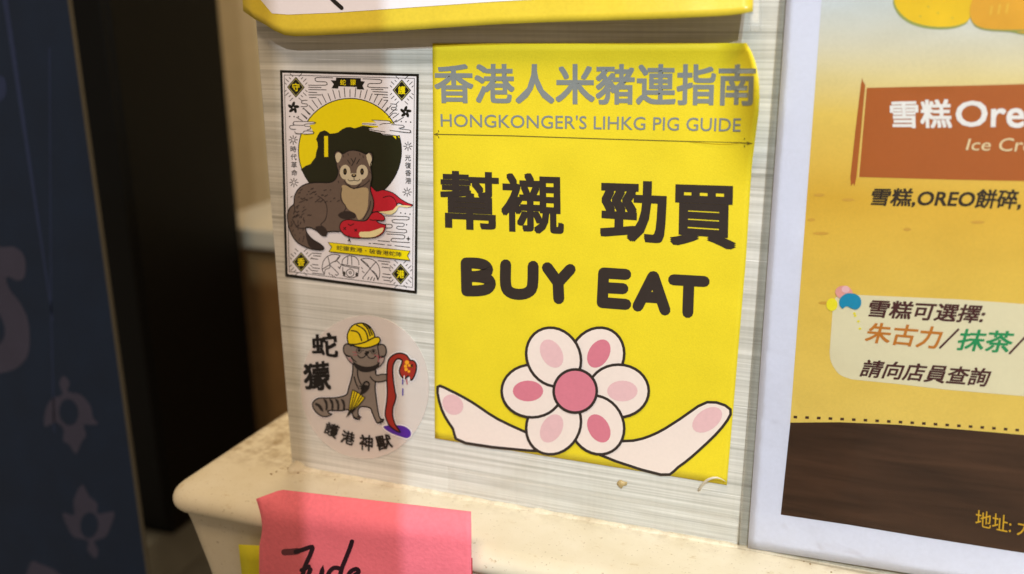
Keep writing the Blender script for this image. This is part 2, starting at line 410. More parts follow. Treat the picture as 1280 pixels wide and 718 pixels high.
# ================================================================== NAVY PANEL (left)
def navy():
    H = -.07
    hf = lambda x, y: H
    root = thing('navy_panel', 'dark navy board with mauve scroll ornaments in front of the black cupboard', 'panel', U(60, 400, H))
    nv = mat('navy_cloth', (15, 36, 66), .7, .22, vscale=1400, bump=.6, bscale=1800)
    a = [U(-260, -60, H), U(77, -60, H), U(193, 778, H), U(-260, 778, H)]
    V = [a[0], a[1], a[2], a[3]]; V = V+[v+Vector((0, .002, 0)) for v in V]
    mesh('board', V, [(0, 3, 2, 1), (4, 5, 6, 7), (0, 1, 5, 4), (1, 2, 6, 5), (2, 3, 7, 6), (3, 0, 4, 7)], nv, root)
    s = Sheet(root, hf)
    mv = mat('mauve_print', (62, 64, 90), .7, .15, vscale=700)
    mvd = mat('faint_mauve_print', (38, 54, 96), .7, .2, vscale=500)
    tr = [U(76, -60, H+.0006), U(78.5, -60, H+.0006), U(194, 778, H+.0006), U(191.5, 778, H+.0006)]
    V = tr+[v+Vector((0, .0016, 0)) for v in tr]
    mesh('edge_strip', V, [(0, 3, 2, 1), (4, 5, 6, 7), (0, 1, 5, 4), (1, 2, 6, 5), (2, 3, 7, 6), (3, 0, 4, 7)], mat('strip_grey', (84, 80, 70), .5), root)
    q = lambda u, v: (u/2.583, 440+v/2.583)
    A = [(205, 78), (225, 100), (219, 128), (260, 138), (292, 175), (300, 212), (318, 232), (290, 236), (270, 236), (278, 270), (264, 290), (245, 330), (224, 300), (204, 286), (206, 250), (180, 228), (148, 242), (142, 222), (150, 180), (170, 150), (202, 138), (192, 103)]
    B = [(265, 428), (287, 465), (314, 490), (314, 522), (340, 520), (370, 518), (358, 562), (340, 598), (304, 612), (317, 640), (308, 667), (283, 640), (284, 610), (240, 598), (220, 570), (202, 520), (240, 528), (238, 480)]
    def ring(name, out, hole):
        o = s.fill(name, [q(*p) for p in out], mv, 2, sm=3)
        s.fill('centre', [q(*p) for p in hole], nv, 4, parent=o)
    ring('ornament', A, ell(222, 195, 31, 43, 20, rot=-8)); ring('ornament', B, ell(288, 560, 29, 42, 20, rot=5))
    s.fill('scroll', [(-30, 300), (0, 309), (18, 309), (31, 322), (31, 345), (22, 351), (8, 346), (12, 362), (26, 380), (36, 405), (36, 440), (24, 458), (4, 466), (-30, 470), (-30, 440), (0, 430), (6, 410), (-6, 385), (-30, 370)], mv, 2, sm=3)
    s.fill('scroll', [(-20, 100), (2, 95), (8, 108), (4, 124), (-20, 132)], mvd, 2, sm=3)
    s.fill('scroll', [(38, 704), (52, 706), (70, 714), (84, 730), (60, 745), (30, 745)], mv, 2, sm=3)
    s.strokes('printed_line', [[(2, -30), (66, 400)]], 7, mvd, 2, taper=lambda t: 1-.75*t)
    s.strokes('printed_line', [[(62, 60), (64, 400), (68, 540)]], 1.6, mvd, 2)
navy()

# ================================================================== TOP POSTER (bottom edge only)
def topposter():
    def hf(x, y):
        t = max(0, min(1, (y+160)/200)); k = max(0, min(1, (x-300)/640))
        return .0012 + t**2*(.0050+.0075*k**1.5)
    root = thing('yellow_bordered_poster', 'white poster with yellow border curling off the wall above the yellow sticker', 'poster', U(620, 0, .004))
    quad = ((292, -170), (946, -170), (941, 17), (300, 14))
    def edge(u, t, x, y):                       # sagging lower edge with a torn left corner
        if t > 0:
            k = max(0, t-.55)/.45
            low = 14 + 31*min(1, u/.09)**.8 if u < .09 else 45-28*(u-.09)/.91 + 1.5*math.sin(u*9)
            low -= 3*math.exp(-((u-1)/.02)**2)
            y = -170+(low+170)*t
            x += (4*t if u < .05 else 0)
        return x, y
    grid_sheet('sheet', quad, 46, 20, hf, YEL2, root, .00018, edge=edge)
    s = Sheet(root, hf)
    inner = [(322, -165), (324, -2)]+[(340, 17)]+[(360, 18.5), (420, 16), (500, 10.5), (600, 3.5), (700, -2.5), (760, -6), (930, -9), (932, -165)]
    s.fill('white_field', inner, mat('white_print', (226, 224, 232), .3, .03), 4, sub=(310, -165, 940, 20, 14))
    s.strokes('pen_mark', [[(398, -14), (408, -8), (418, 2), (427, 10)]], 5, INKD, 9, sm=4)
    # translucent laminate lip running past the paper on the right
    fm = film('clear_laminate', .08, (230, 232, 226), .25, .25)
    grid_sheet('laminate_lip', ((930, -170), (953, -170), (951, 40), (937, 40)), 4, 14, lambda x, y: hf(x, y)*.9+.0002, fm, root, .00008)
topposter()

# ================================================================== YELLOW STICKER
def yellowsticker():
    def hf(x, y):
        e = 908+(606-y)*(943-908)/550
        a = max(0, (x-(e-46))/46); b = max(0, min(1, (235-y)/150)); b = b*b*(3-2*b)
        return .0004 + .0085*a**2*b + .0010*max(0, min(1, (78-y)/25))*max(0, min(1, (x-560)/300))
    root = thing('yellow_sticker', 'large square yellow sticker with grey and black lettering, its top right corner curling', 'sticker', U(740, 577, .0003))
    def edge(u, t, x, y):
        tb = [(54, 933), (60, 937), (68, 941), (80, 945), (95, 948), (115, 949.5), (140, 948.5), (170, 944.5), (205, 940), (240, 937.5), (322, 932.5), (606, 908.5)]
        yr = 54+t*552; xe = 908.5
        for (ya, xa), (yb, xb) in zip(tb, tb[1:]):
            if ya <= yr <= yb+.1: xe = xa+(xb-xa)*(yr-ya)/(yb-ya); break
        x += (xe-(944.5-36*t))*max(0, (u-.7)/.3)**2
        return x, y
    grid_sheet('sheet', ((540.5, 54.5), (944.5, 54), (908.5, 606.5), (543.5, 548)), 60, 50, hf, YEL, root, .00018, edge=edge)
    s = Sheet(root, hf); sub = (880, 50, 960, 240, 5)
    s.text('headline_lettering', '香港人米豬連指南', ((542, 80), (945.5, 80.5), (943.5, 132.5), (543.5, 129)), GREY, 3, bold=.021, sub=sub)
    s.text('subtitle_lettering', "HONGKONGER'S LIHKG PIG GUIDE", ((550.5, 142), (926.5, 147.5), (925.5, 165), (551, 158.5)), GREY, 3, bold=.004)
    s.strokes('rule_line', [[(543, 168), (640, 170), (760, 174), (860, 177), (925, 178.5), (940, 179.5)], [(548, 163.5), (548.5, 165)], [(548, 171), (548.5, 172.6)], [(930.5, 173), (930.6, 174.6)], [(930.5, 182), (930.6, 184)]], 1.1, mat('brown_ink', (110, 98, 40), .5), 3)
    s.fill('arrow_tip', [(542, 168), (548, 166), (546, 168.2), (548, 170.4)], MATS['brown_ink'], 4)
    s.fill('arrow_tip', [(940, 179.5), (933, 177), (935, 179.2), (933, 181.4)], MATS['brown_ink'], 4)
    s.text('black_lettering', '幫襯', ((550, 213), (704, 218), (705, 294), (551, 286)), INK, 3, bold=.021)
    s.text('black_lettering', '勁買', ((751, 225), (922, 230), (920, 313), (750, 299)), INK, 3, bold=.028)
    # rounded block letters
    z4 = lambda L: [[(530+u/2.244, 300+v/2.244) for u, v in l] for l in L]
    W_ = 13.8
    B_ = z4([[(118, 65), (120, 143)], [(118, 65), (150, 66), (170, 72), (178, 84), (170, 97), (150, 102), (130, 103)], [(130, 103), (155, 104), (178, 110), (186, 124), (176, 138), (150, 143), (120, 143)]])
    U_ = z4([[(229, 70), (229, 125), (240, 146), (265, 153), (290, 148), (304, 130), (306, 74)]])
    Y_ = z4([[(346, 78), (376, 120)], [(376, 120), (378, 165)], [(410, 83), (376, 120)]])
    E_ = z4([[(566, 97), (504, 93), (500, 176), (566, 181)], [(505, 134), (558, 137)]])
    E_ = z4([[(504, 93), (500, 176)], [(504, 93), (566, 97)], [(500, 176), (566, 181)], [(505, 134), (558, 137)]])
    A_ = z4([[(600, 186), (642, 103)], [(644, 103), (676, 197)], [(616, 160), (664, 163)]])
    T_ = z4([[(700, 112), (786, 117)], [(743, 116), (740, 204)]])
    for L, smv in ((B_, 3), (U_, 3), (Y_, 0), (E_, 0), (A_, 0), (T_, 0)):
        s.strokes('letter', L, W_, INK, 3, sm=smv)
    # plain rosette motif in pale pink and rose, cropped by the lower edge
    PP = mat('pale_pink_print', (236, 222, 214), .5, .03); RO = mat('rose_print', (212, 124, 142), .5, .05); LT = mat('blush_print', (226, 186, 190), .5, .05)
    def shape(name, pts, M, lay, wd=3.4, sm=0, parent=None):
        o = s.fill(name, pts, M, lay, sm=sm, parent=parent)
        s.strokes('outline', [pts], wd, INK, lay+.9, sm=sm, closed=True, parent=o)
        return o
    leafL = [(547, 484), (562, 488), (590, 503), (622, 524), (668, 545), (690, 552), (690, 565), (582, 554), (566, 536), (552, 512)]
    leafR = [(748, 568), (748, 553), (792, 551), (822, 541), (850, 524), (884, 503), (913, 512), (903, 534), (874, 563), (848, 584), (826, 593.5)]
    shape('leaf', leafL, PP, 5, sm=3); shape('leaf', leafR, PP, 5, sm=3)
    s.fill('blush_patch', ell(566, 506, 14, 12, 20, rot=40), LT, 6.5); s.fill('blush_patch', ell(884, 525, 21, 13, 20, rot=-35), LT, 6.5)
    for k in range(6):
        an = -90+30+60*k; cx, cy = 719+54*math.cos(math.radians(an)), 489+49*math.sin(math.radians(an))
        o = shape('petal', ell(cx, cy, 38, 33, 32, rot=an), PP, 8+k*2.2, sm=0)
        s.fill('petal_centre', ell(cx+5*math.cos(math.radians(an)), cy+5*math.sin(math.radians(an)), 19, 13, 24, rot=an), LT if k % 2 else RO, 9.2+k*2.2, parent=o)
    shape('flower_centre', ell(719, 489, 27, 27, 36), RO, 22)
yellowsticker()

# ================================================================== MONGOOSE CARD
def card():
    hf = lambda x, y: .0003
    root = thing('mongoose_card', 'black framed rectangular card sticker of a brown mongoose on a red snake', 'sticker', U(437, 356, .0003))
    c1 = lambda u, v: (345+u/4.789, 80+v/4.787)
    c2 = lambda u, v: (345+u/4.789, 220+v/4.787)
    C1 = lambda L: [c1(*p) for p in L]; C2 = lambda L: [c2(*p) for p in L]
    WH = mat('card_white', (226, 222, 226), .35, .03); BK = mat('card_black', (26, 24, 18), .35, .1); LN = mat('card_line', (60, 56, 52), .4)
    YE = mat('card_yellow', (232, 214, 8), .35, .04); OL = mat('card_olive_black', (36, 36, 18), .35, .1)
    grid_sheet('backing', ((350, 88), (523.2, 92.7), (520.8, 367.3), (356.6, 345.8)), 1, 1, hf, BK, root, .0003)
    s = Sheet(root, hf)
    s.fill('white_field', [(353, 91.2), (520.4, 95.8), (518, 363.6), (359.6, 342.8)], WH, 2)
    fr = [(355.2, 94), (518, 98.2), (515.7, 359.6), (361.6, 339.6)]
    s.strokes('frame_line', [fr], .7, LN, 3, closed=True)
    # sun disc, rays
    cx, cy, r = 437.5, 188.6, 64.4
    s.fill('sun_disc', ell(cx, cy, r, r+1, 56), YE, 3)
    s.strokes('sun_outline', [ell(cx, cy, r, r+1, 56)], 1.1, INKD, 4, closed=True)
    rays = []
    for i in range(23):
        a = math.radians(212+i*116/22); k = 9 if i % 2 else 11.5
        rays.append([(cx+(r+3)*math.cos(a), cy+(r+3)*math.sin(a)), (cx+(r+3+k)*math.cos(a), cy+(r+3+k)*math.sin(a))])
    s.strokes('sun_rays', rays, .95, LN, 3)
    hill = C1([(148, 632), (178, 610), (206, 600), (222, 578), (236, 560), (240, 530), (250, 500), (248, 470), (240, 452), (250, 428), (262, 408), (290, 398), (305, 404), (322, 418), (350, 416), (372, 410), (395, 392), (420, 380), (445, 378), (470, 386), (495, 378), (520, 370), (560, 376), (600, 386), (650, 398), (700, 408), (718, 424)])
    a1 = math.atan2(hill[-1][1]-cy, hill[-1][0]-cx); a2 = math.atan2(hill[0][1]-cy, hill[0][0]-cx)
    hill += [(cx+(r-.4)*math.cos(a1+(a2-a1)*i/30), cy+(r+.6)*math.sin(a1+(a2-a1)*i/30)) for i in range(1, 30)]
    s.fill('rock_silhouette', hill, OL, 5)
    s.fill('yellow_slit', C1([(288, 432), (311, 432), (312, 557), (289, 557)]), YE, 6)
    s.fill('yellow_gap', C1([(697, 430), (718, 432), (720, 452)]), YE, 6)
    # clouds
    s.fill('cloud', C1([(110, 345), (225, 345), (232, 360), (200, 365), (205, 378), (218, 398), (222, 418), (150, 420), (112, 410), (112, 395), (82, 385), (82, 370), (110, 366)]), WH, 6)
    s.strokes('cloud_line', [C1(l) for l in ([(110, 345), (222, 347), (232, 356), (180, 360), (168, 366), (178, 374), (204, 376), (206, 390), (185, 396)], [(110, 345), (102, 356), (110, 366), (165, 368)], [(80, 380), (86, 370), (110, 368)], [(80, 380), (90, 390), (120, 392)], [(112, 404), (120, 418), (160, 416), (170, 402), (220, 404), (222, 418), (165, 421)])], .8, LN, 7, sm=2)
    s.fill('cloud', C1([(575, 335), (640, 338), (680, 346), (682, 358), (762, 366), (762, 380), (730, 388), (802, 396), (800, 410), (735, 408), (740, 426), (720, 432), (640, 424), (628, 412), (560, 398), (556, 388), (615, 380), (610, 372), (515, 364), (515, 354), (600, 352)]), WH, 6)
    s.strokes('cloud_line', [C1(l) for l in ([(572, 336), (680, 342), (684, 356), (640, 358), (620, 366)], [(690, 364), (760, 368), (764, 380), (735, 384)], [(740, 390), (800, 396), (805, 405), (796, 412), (680, 398)], [(515, 358), (600, 362)], [(555, 392), (655, 408)], [(628, 418), (735, 432)])], .8, LN, 7, sm=2)
    # swirl lines beside the top ribbon
    s.strokes('swirl_lines', [C1(l) for l in (
        [(340, 84), (245, 82), (234, 94), (245, 106), (295, 108), (305, 118), (295, 128), (195, 128)], [(195, 140), (270, 142)], [(196, 154), (300, 156)], [(196, 170), (244, 172)], [(196, 186), (270, 186)], [(200, 202), (240, 202)],
        [(520, 90), (620, 94), (632, 106), (620, 118), (560, 118), (550, 130), (560, 140), (670, 144)], [(570, 152), (640, 154)], [(580, 166), (668, 170)], [(590, 182), (668, 186)], [(640, 200), (668, 202)], [(645, 218), (668, 218)],
        [(186, 218), (160, 220), (152, 230), (160, 238), (184, 240), (188, 250), (178, 256), (150, 256)], [(686, 240), (716, 242), (724, 252), (716, 260), (696, 260), (690, 268), (698, 276), (726, 276)],
        [(160, 268), (172, 272)], [(705, 295), (722, 296)])], .95, LN, 3, sm=2)
    s.strokes('hatch_lines', [C1(l) for l in ([(175, 276), (200, 304)], [(160, 306), (184, 330)], [(648, 292), (668, 262)], [(672, 322), (700, 296)], [(696, 358), (722, 336)])], .95, LN, 3.5)
    # corner diamonds
    for (px, py), ch, k in ((c1(119, 140), '守', 1), (c1(753, 158), '護', 1.05), (c2(150, 516), '香', .98), (c2(746, 588), '港', 1.02)):
        dm = lambda q_: [(px+a*q_*k, py+b*q_*k) for a, b in ((0, -13), (11, .2), (0, 13), (-11, -.2))]
        d = s.fill('corner_diamond', dm(1), BK, 3)
        s.strokes('diamond_line', [dm(.84)], .55, mat('card_pale_line', (190, 184, 120), .4), 4, closed=True, parent=d)
        e = s.fill('diamond_centre', dm(.74), BK, 4.8, parent=d)
        s.text('character', ch, ((px-4.6, py-5.2), (px+4.6, py-5), (px+4.6, py+5.2), (px-4.6, py+5)), YE, 6, bold=.02, res=2, parent=d)
        hs = []
        for sx in (-1, 1):
            for sy in (-1, 1):
                for j in range(4):
                    t = (j+.5)/4; bx, by = px+sx*11*k*t, py+sy*13*k*(1-t); ln = 2.4 if j % 2 else 4
                    hs.append([(bx+sx*2.2, by+sy*1.9), (bx+sx*(2.2+ln), by+sy*(1.9+ln*.95))])
        s.strokes('hatch_lines', hs, .85, LN, 3)
    # five-petalled flowers, starbursts, dots
    for px, py in (c1(104, 262), c1(776, 288)):
        for j in range(5):
            a = math.radians(-90+72*j); ex, ey = px+3.9*math.cos(a), py+4.1*math.sin(a)
            s.fill('flower_petal', ell(ex, ey, 3.7, 1.9, 12, rot=math.degrees(a)+22), BK, 3+j*.1)
    for px, py in (c1(103, 455), c1(790, 493), c2(107, 40), c2(785, 97)):
        s.strokes('starburst', [[(px+1.8*math.cos(a), py+1.9*math.sin(a)), (px+5.4*math.cos(a), py+5.6*math.sin(a))] for a in [math.pi/4*i for i in range(8)]], .95, LN, 3)
    for p in (c1(82, 315), c1(108, 316), c1(134, 317), c1(750, 345), c1(778, 347), c1(806, 349), c2(747, 222), c2(774, 226), c2(802, 229), c2(782, 293)):
        s.fill('dot', ell(p[0], p[1], .9, .9, 8), BK, 3)
    # column texts
    for txt, x0, y0, y1, dx in (('時代革命', 363, 182.5, 222, 1.6), ('光復香港', 506.2, 193.5, 231.5, .6)):
        for j, ch in enumerate(txt):
            t0 = y0+(y1-y0)*j/4; x = x0+dx*j/4; s.text('side_lettering', ch, ((x, t0), (x+7.4, t0+.3), (x+7.4, t0+8.1), (x, t0+7.8)), LN, 3, bold=.012, res=2)
    # top ribbon
    rb = s.fill('top_ribbon', C1([(328, 98), (358, 100), (360, 82), (508, 86), (508, 104), (532, 106), (518, 130), (528, 154), (484, 152), (484, 138), (374, 134), (372, 148), (332, 146), (346, 122)]), BK, 4)
    for u0, ch in ((384, '蛇'), (444, '獴')):
        s.text('ribbon_lettering', ch, C1([(u0, 93), (u0+34, 94), (u0+34, 129), (u0, 128)]), YE, 5.5, bold=.012, res=2, parent=rb)
    # ---- snake (behind the mongoose)
    RED = mat('snake_red', (184, 34, 48), .35, .08); CR = mat('belly_cream', (226, 214, 160), .35); 
    BR = mat('mongoose_brown', (102, 86, 76), .4, .08); DB = mat('mongoose_dark', (52, 42, 38), .4, .1); TN = mat('chest_tan', (172, 152, 116), .4, .05); FC = mat('face_tan', (196, 184, 156), .4, .05)
    def out(o, pts, lay, wd=1.0, sm=3): s.strokes('outline', [pts], wd, INKD, lay, sm=sm, closed=True, parent=o)
    sn = C2([(560, 60), (600, 92), (640, 84), (700, 102), (745, 138), (790, 164), (818, 174), (800, 186), (770, 180), (742, 164), (724, 170), (722, 205), (690, 230), (640, 216), (600, 214), (560, 214), (540, 150)])
    o = s.fill('snake_coil', sn, RED, 8, sm=3); out(o, sn, 8.9)
    b = C2([(612, 216), (660, 212), (700, 204), (724, 178), (760, 176), (812, 182), (780, 190), (736, 184), (724, 205), (690, 232), (640, 224)])
    s.fill('snake_belly', b, CR, 10, sm=2, parent=o); s.strokes('fold_line', [C2([(640, 130), (680, 120), (712, 142), (724, 180)])], .8, INKD, 10.5, sm=3, parent=o)
    # ---- mongoose
    body = C2([(360, -78), (350, -125), (362, -148), (382, -146), (400, -132), (428, -148), (464, -154), (505, -145), (540, -130), (556, -142), (574, -132), (578, -100), (566, -66), (570, -30), (574, 10), (566, 50), (566, 90), (584, 150), (576, 210), (548, 258), (510, 276), (470, 275), (430, 272), (400, 292), (386, 330), (345, 332), (308, 336), (300, 356), (276, 356), (246, 330), (214, 312), (178, 310), (188, 345), (222, 382), (262, 406), (287, 432), (262, 444), (200, 434), (130, 400), (90, 345), (72, 285), (68, 232), (82, 192), (106, 168), (110, 122), (136, 76), (182, 48), (250, 40), (320, 40), (356, 20), (372, -24), (364, -50)])
    mg = s.fill('mongoose', body, BR, 13, sm=3); s.strokes('outline', [body], 1.2, INKD, 15, sm=3, closed=True, parent=mg)
    s.fill('chest', C2([(394, 60), (430, 62), (470, 78), (520, 70), (552, 80), (552, 140), (546, 200), (520, 250), (492, 262), (476, 228), (440, 206), (414, 176), (394, 130)]), TN, 14, sm=3, parent=mg)
    for u, rx in ((414, 32), (516, 34)): s.fill('eye_patch', [c1(*p) for p in ell(u, 648, rx, 44, 22)], FC, 14.2+rx*.01, parent=mg)
    s.fill('muzzle', [c1(*p) for p in ell(465, 690, 50, 36, 22)], FC, 14.4, parent=mg)
    for u in (413, 515): 
        e = s.fill('eye', [c1(*p) for p in ell(u, 645, 11, 20, 16)], INKD, 15.2, parent=mg)
        s.fill('pupil_ring', [c1(*p) for p in ell(u, 645, 4, 8, 10)], mat('eye_brown', (90, 70, 30), .3), 15.8, parent=mg)
    for L in ([(358, 575), (356, 545), (372, 530), (392, 545), (384, 575), (370, 592)], [(540, 550), (556, 535), (572, 560), (572, 600), (560, 612)]): s.fill('ear', C1(L), FC, 14, sm=3, parent=mg)
    s.fill('nose', [c1(*p) for p in ell(466, 668, 15, 11, 14)], INKD, 15.6, parent=mg); s.fill('nose_tip', [c1(*p) for p in ell(466, 665, 8, 5, 10)], TN, 16.2, parent=mg)
    s.strokes('face_lines', [C1(l) for l in ([(466, 680), (466, 696), (440, 700), (430, 690)], [(466, 696), (492, 700), (502, 690)], [(430, 722), (466, 748), (505, 720)], [(448, 565), (462, 590), (452, 610)], [(478, 560), (466, 590)], [(500, 570), (482, 600)], [(428, 575), (444, 600)])], .75, INKD, 15.9, sm=3, parent=mg)
    s.strokes('body_lines', [C2(l) for l in ([(250, 120), (290, 150), (306, 200), (296, 260), (268, 292), (290, 310), (306, 336)], [(106, 168), (112, 200), (104, 230)], [(96, 258), (130, 310), (178, 312)], [(395, 70), (388, 140), (420, 190), (380, 240)], [(566, 150), (556, 200), (520, 262)], [(408, 30), (430, 60), (466, 74), (520, 60), (556, 30)])], .9, DB, 15.5, sm=3, parent=mg)
    s.fill('paw', C2([(372, 232), (400, 214), (440, 212), (472, 226), (476, 248), (452, 256), (410, 258), (384, 250)]), DB, 15.7, sm=3, parent=mg)
    s.fill('hind_paw', C2([(236, 308), (270, 300), (306, 330), (300, 354), (276, 356), (250, 334)]), DB, 15.7, sm=3, parent=mg)
    s.fill('tail_shade', C2([(180, 340), (222, 384), (262, 408), (284, 434), (250, 440), (205, 428), (186, 390)]), DB, 15.7, sm=3, parent=mg)
    fur = []
    for k in range(115):
        u = random.uniform(100, 560); v = random.uniform(48, 240)
        if k > 88: u = random.uniform(86, 180); v = random.uniform(230, 390)
        ok = (u < 385 and v > 52+max(0, 200-u)*.55) or (k > 88 and (u-80) < (v-180)*.9 and u > 74+max(0, v-290)*.55 and not (u > 168 and v > 300))
        if not ok or (u > 250 and 170 < v): continue
        a = random.uniform(.25, .75) if k <= 88 else random.uniform(.9, 1.5); l = random.uniform(9, 22)
        fur.append([c2(u, v), c2(u-l*math.cos(a), v+l*math.sin(a))])
    for u, v in ((400, 545), (430, 535), (500, 535), (520, 548), (380, 610), (378, 660), (560, 640), (556, 690), (372, 700)): fur.append([c1(u, v), c1(u+3, v+13)])
    s.strokes('fur_dashes', fur, .8, DB, 15.6, cap=False, parent=mg)
    # snake head in front
    sh = C2([(540, 268), (572, 226), (606, 216), (640, 236), (652, 256), (640, 268), (602, 266), (616, 282), (652, 292), (656, 304), (640, 342), (592, 368), (520, 372), (450, 368), (410, 352), (384, 322), (384, 290), (404, 268), (440, 262), (480, 268)])
    o = s.fill('snake_head', sh, RED, 18, sm=3); out(o, sh, 19)
    s.fill('snake_belly', C2([(502, 336), (560, 334), (610, 318), (642, 310), (636, 336), (592, 364), (540, 369), (502, 364)]), CR, 19.5, sm=2, parent=o)
    s.strokes('snake_marks', [C2(l) for l in ([(404, 308), (418, 322)], [(418, 308), (404, 322)], [(470, 318), (484, 332)], [(484, 318), (470, 332)], [(430, 288), (446, 298), (466, 286)], [(436, 354), (438, 392)], [(430, 392), (438, 376), (446, 394)], [(560, 262), (580, 266), (600, 264)])], .9, INKD, 20, parent=o)
    # swirls lower right
    s.strokes('swirl_lines', [C2(l) for l in (
        [(640, 240), (780, 244), (796, 254), (786, 264), (704, 262), (696, 272), (708, 282), (760, 284), (768, 294), (758, 304), (730, 302), (722, 312), (734, 320), (774, 322), (782, 332), (770, 342), (660, 334)],
        [(664, 348), (760, 354), (770, 366), (760, 378), (700, 374), (690, 384), (700, 394), (800, 400)], [(650, 290), (690, 292), (696, 302), (688, 312), (660, 312)],
        [(610, 388), (680, 394)], [(580, 404), (650, 412)], [(556, 404), (568, 405)], [(668, 414), (690, 416)], [(712, 418), (800, 428)])], .95, LN, 3, sm=2)
    s.fill('sparkle', C2([(792, 360), (796, 372), (806, 378), (796, 382), (792, 394), (788, 382), (778, 376), (788, 372)]), LN, 3)
    # yellow ribbon
    yb = s.fill('yellow_ribbon', C2([(312, 398), (802, 450), (786, 477), (802, 506), (318, 453), (334, 426)]), YE, 17)
    s.strokes('outline', [C2([(312, 398), (802, 450), (786, 477), (802, 506), (318, 453), (334, 426)])], .7, INKD, 18, closed=True, parent=yb)
    s.text('ribbon_lettering', '蛇獴救港・破香港蛇陣', C2([(362, 415), (752, 457), (752, 486), (362, 444)]), INK, 18, bold=.005, res=2, parent=yb)
    # foot icons
    um1 = [[(290, 588), (276, 560), (282, 515), (310, 480), (350, 470), (384, 478), (370, 490), (358, 512), (345, 514), (322, 530), (322, 552), (296, 560), (290, 588)], [(384, 478), (370, 500), (346, 514)], [(320, 532), (368, 578), (372, 590), (362, 596), (354, 588)], [(310, 480), (322, 532)], [(276, 560), (300, 545), (322, 532)]]
    um2 = [[(506, 500), (540, 494), (580, 502), (612, 534), (622, 580), (610, 624), (600, 600), (582, 578), (560, 552), (546, 528), (506, 500)], [(506, 500), (530, 524), (562, 552)], [(566, 552), (528, 600), (518, 612), (526, 618)], [(600, 512), (566, 552)], [(612, 620), (600, 590), (576, 566)]]
    hel = [[(396, 530), (398, 505), (420, 484), (445, 478), (475, 486), (494, 510), (496, 534)], [(385, 528), (440, 538), (500, 548)], [(388, 534), (440, 546), (498, 556)], [(430, 482), (428, 530)], [(452, 480), (454, 534)], [(400, 545), (400, 580), (412, 600), (440, 610), (470, 608), (490, 590), (494, 556)], [(422, 570), (444, 556), (466, 574), (462, 596), (442, 604), (424, 592), (422, 570)], [(436, 578), (444, 572), (452, 580), (444, 588), (436, 578)], [(404, 570), (412, 590)], [(478, 576), (486, 590)], [(400, 596), (412, 602)], [(476, 604), (492, 598)]]
    s.strokes('umbrella_icon', [C2(l) for l in um1], .9, LN, 3, sm=2)
    s.strokes('umbrella_icon', [C2(l) for l in um2], .9, LN, 3, sm=2)
    s.strokes('helmet_icon', [C2(l) for l in hel], .9, LN, 3, sm=2)
    s.fill('filter', [c2(*p) for p in ell(408, 584, 9, 12, 12)], LN, 4); s.fill('filter', [c2(*p) for p in ell(484, 592, 9, 12, 12)], LN, 4)
    hl = [[(215, 462), (272, 466)], [(225, 478), (268, 481)], [(215, 496), (250, 499)], [(218, 530), (252, 534)], [(218, 550), (262, 555)], [(215, 566), (250, 570)], [(218, 582), (290, 590)],
          [(610, 508), (682, 516)], [(632, 526), (672, 530)], [(636, 546), (684, 552)], [(640, 586), (684, 592)], [(636, 604), (690, 611)], [(645, 624), (684, 629)],
          [(388, 540), (380, 552)], [(316, 580), (324, 592)], [(332, 590), (342, 604)], [(348, 600), (352, 606)], [(512, 548), (518, 556)], [(516, 570), (528, 580)], [(556, 606), (550, 620)], [(576, 604), (566, 624)], [(590, 612), (584, 628)], [(362, 506), (380, 524)], [(372, 545), (382, 556)]]
    s.strokes('hatch_lines', [C2(l) for l in hl], .95, LN, 3.5)
card()

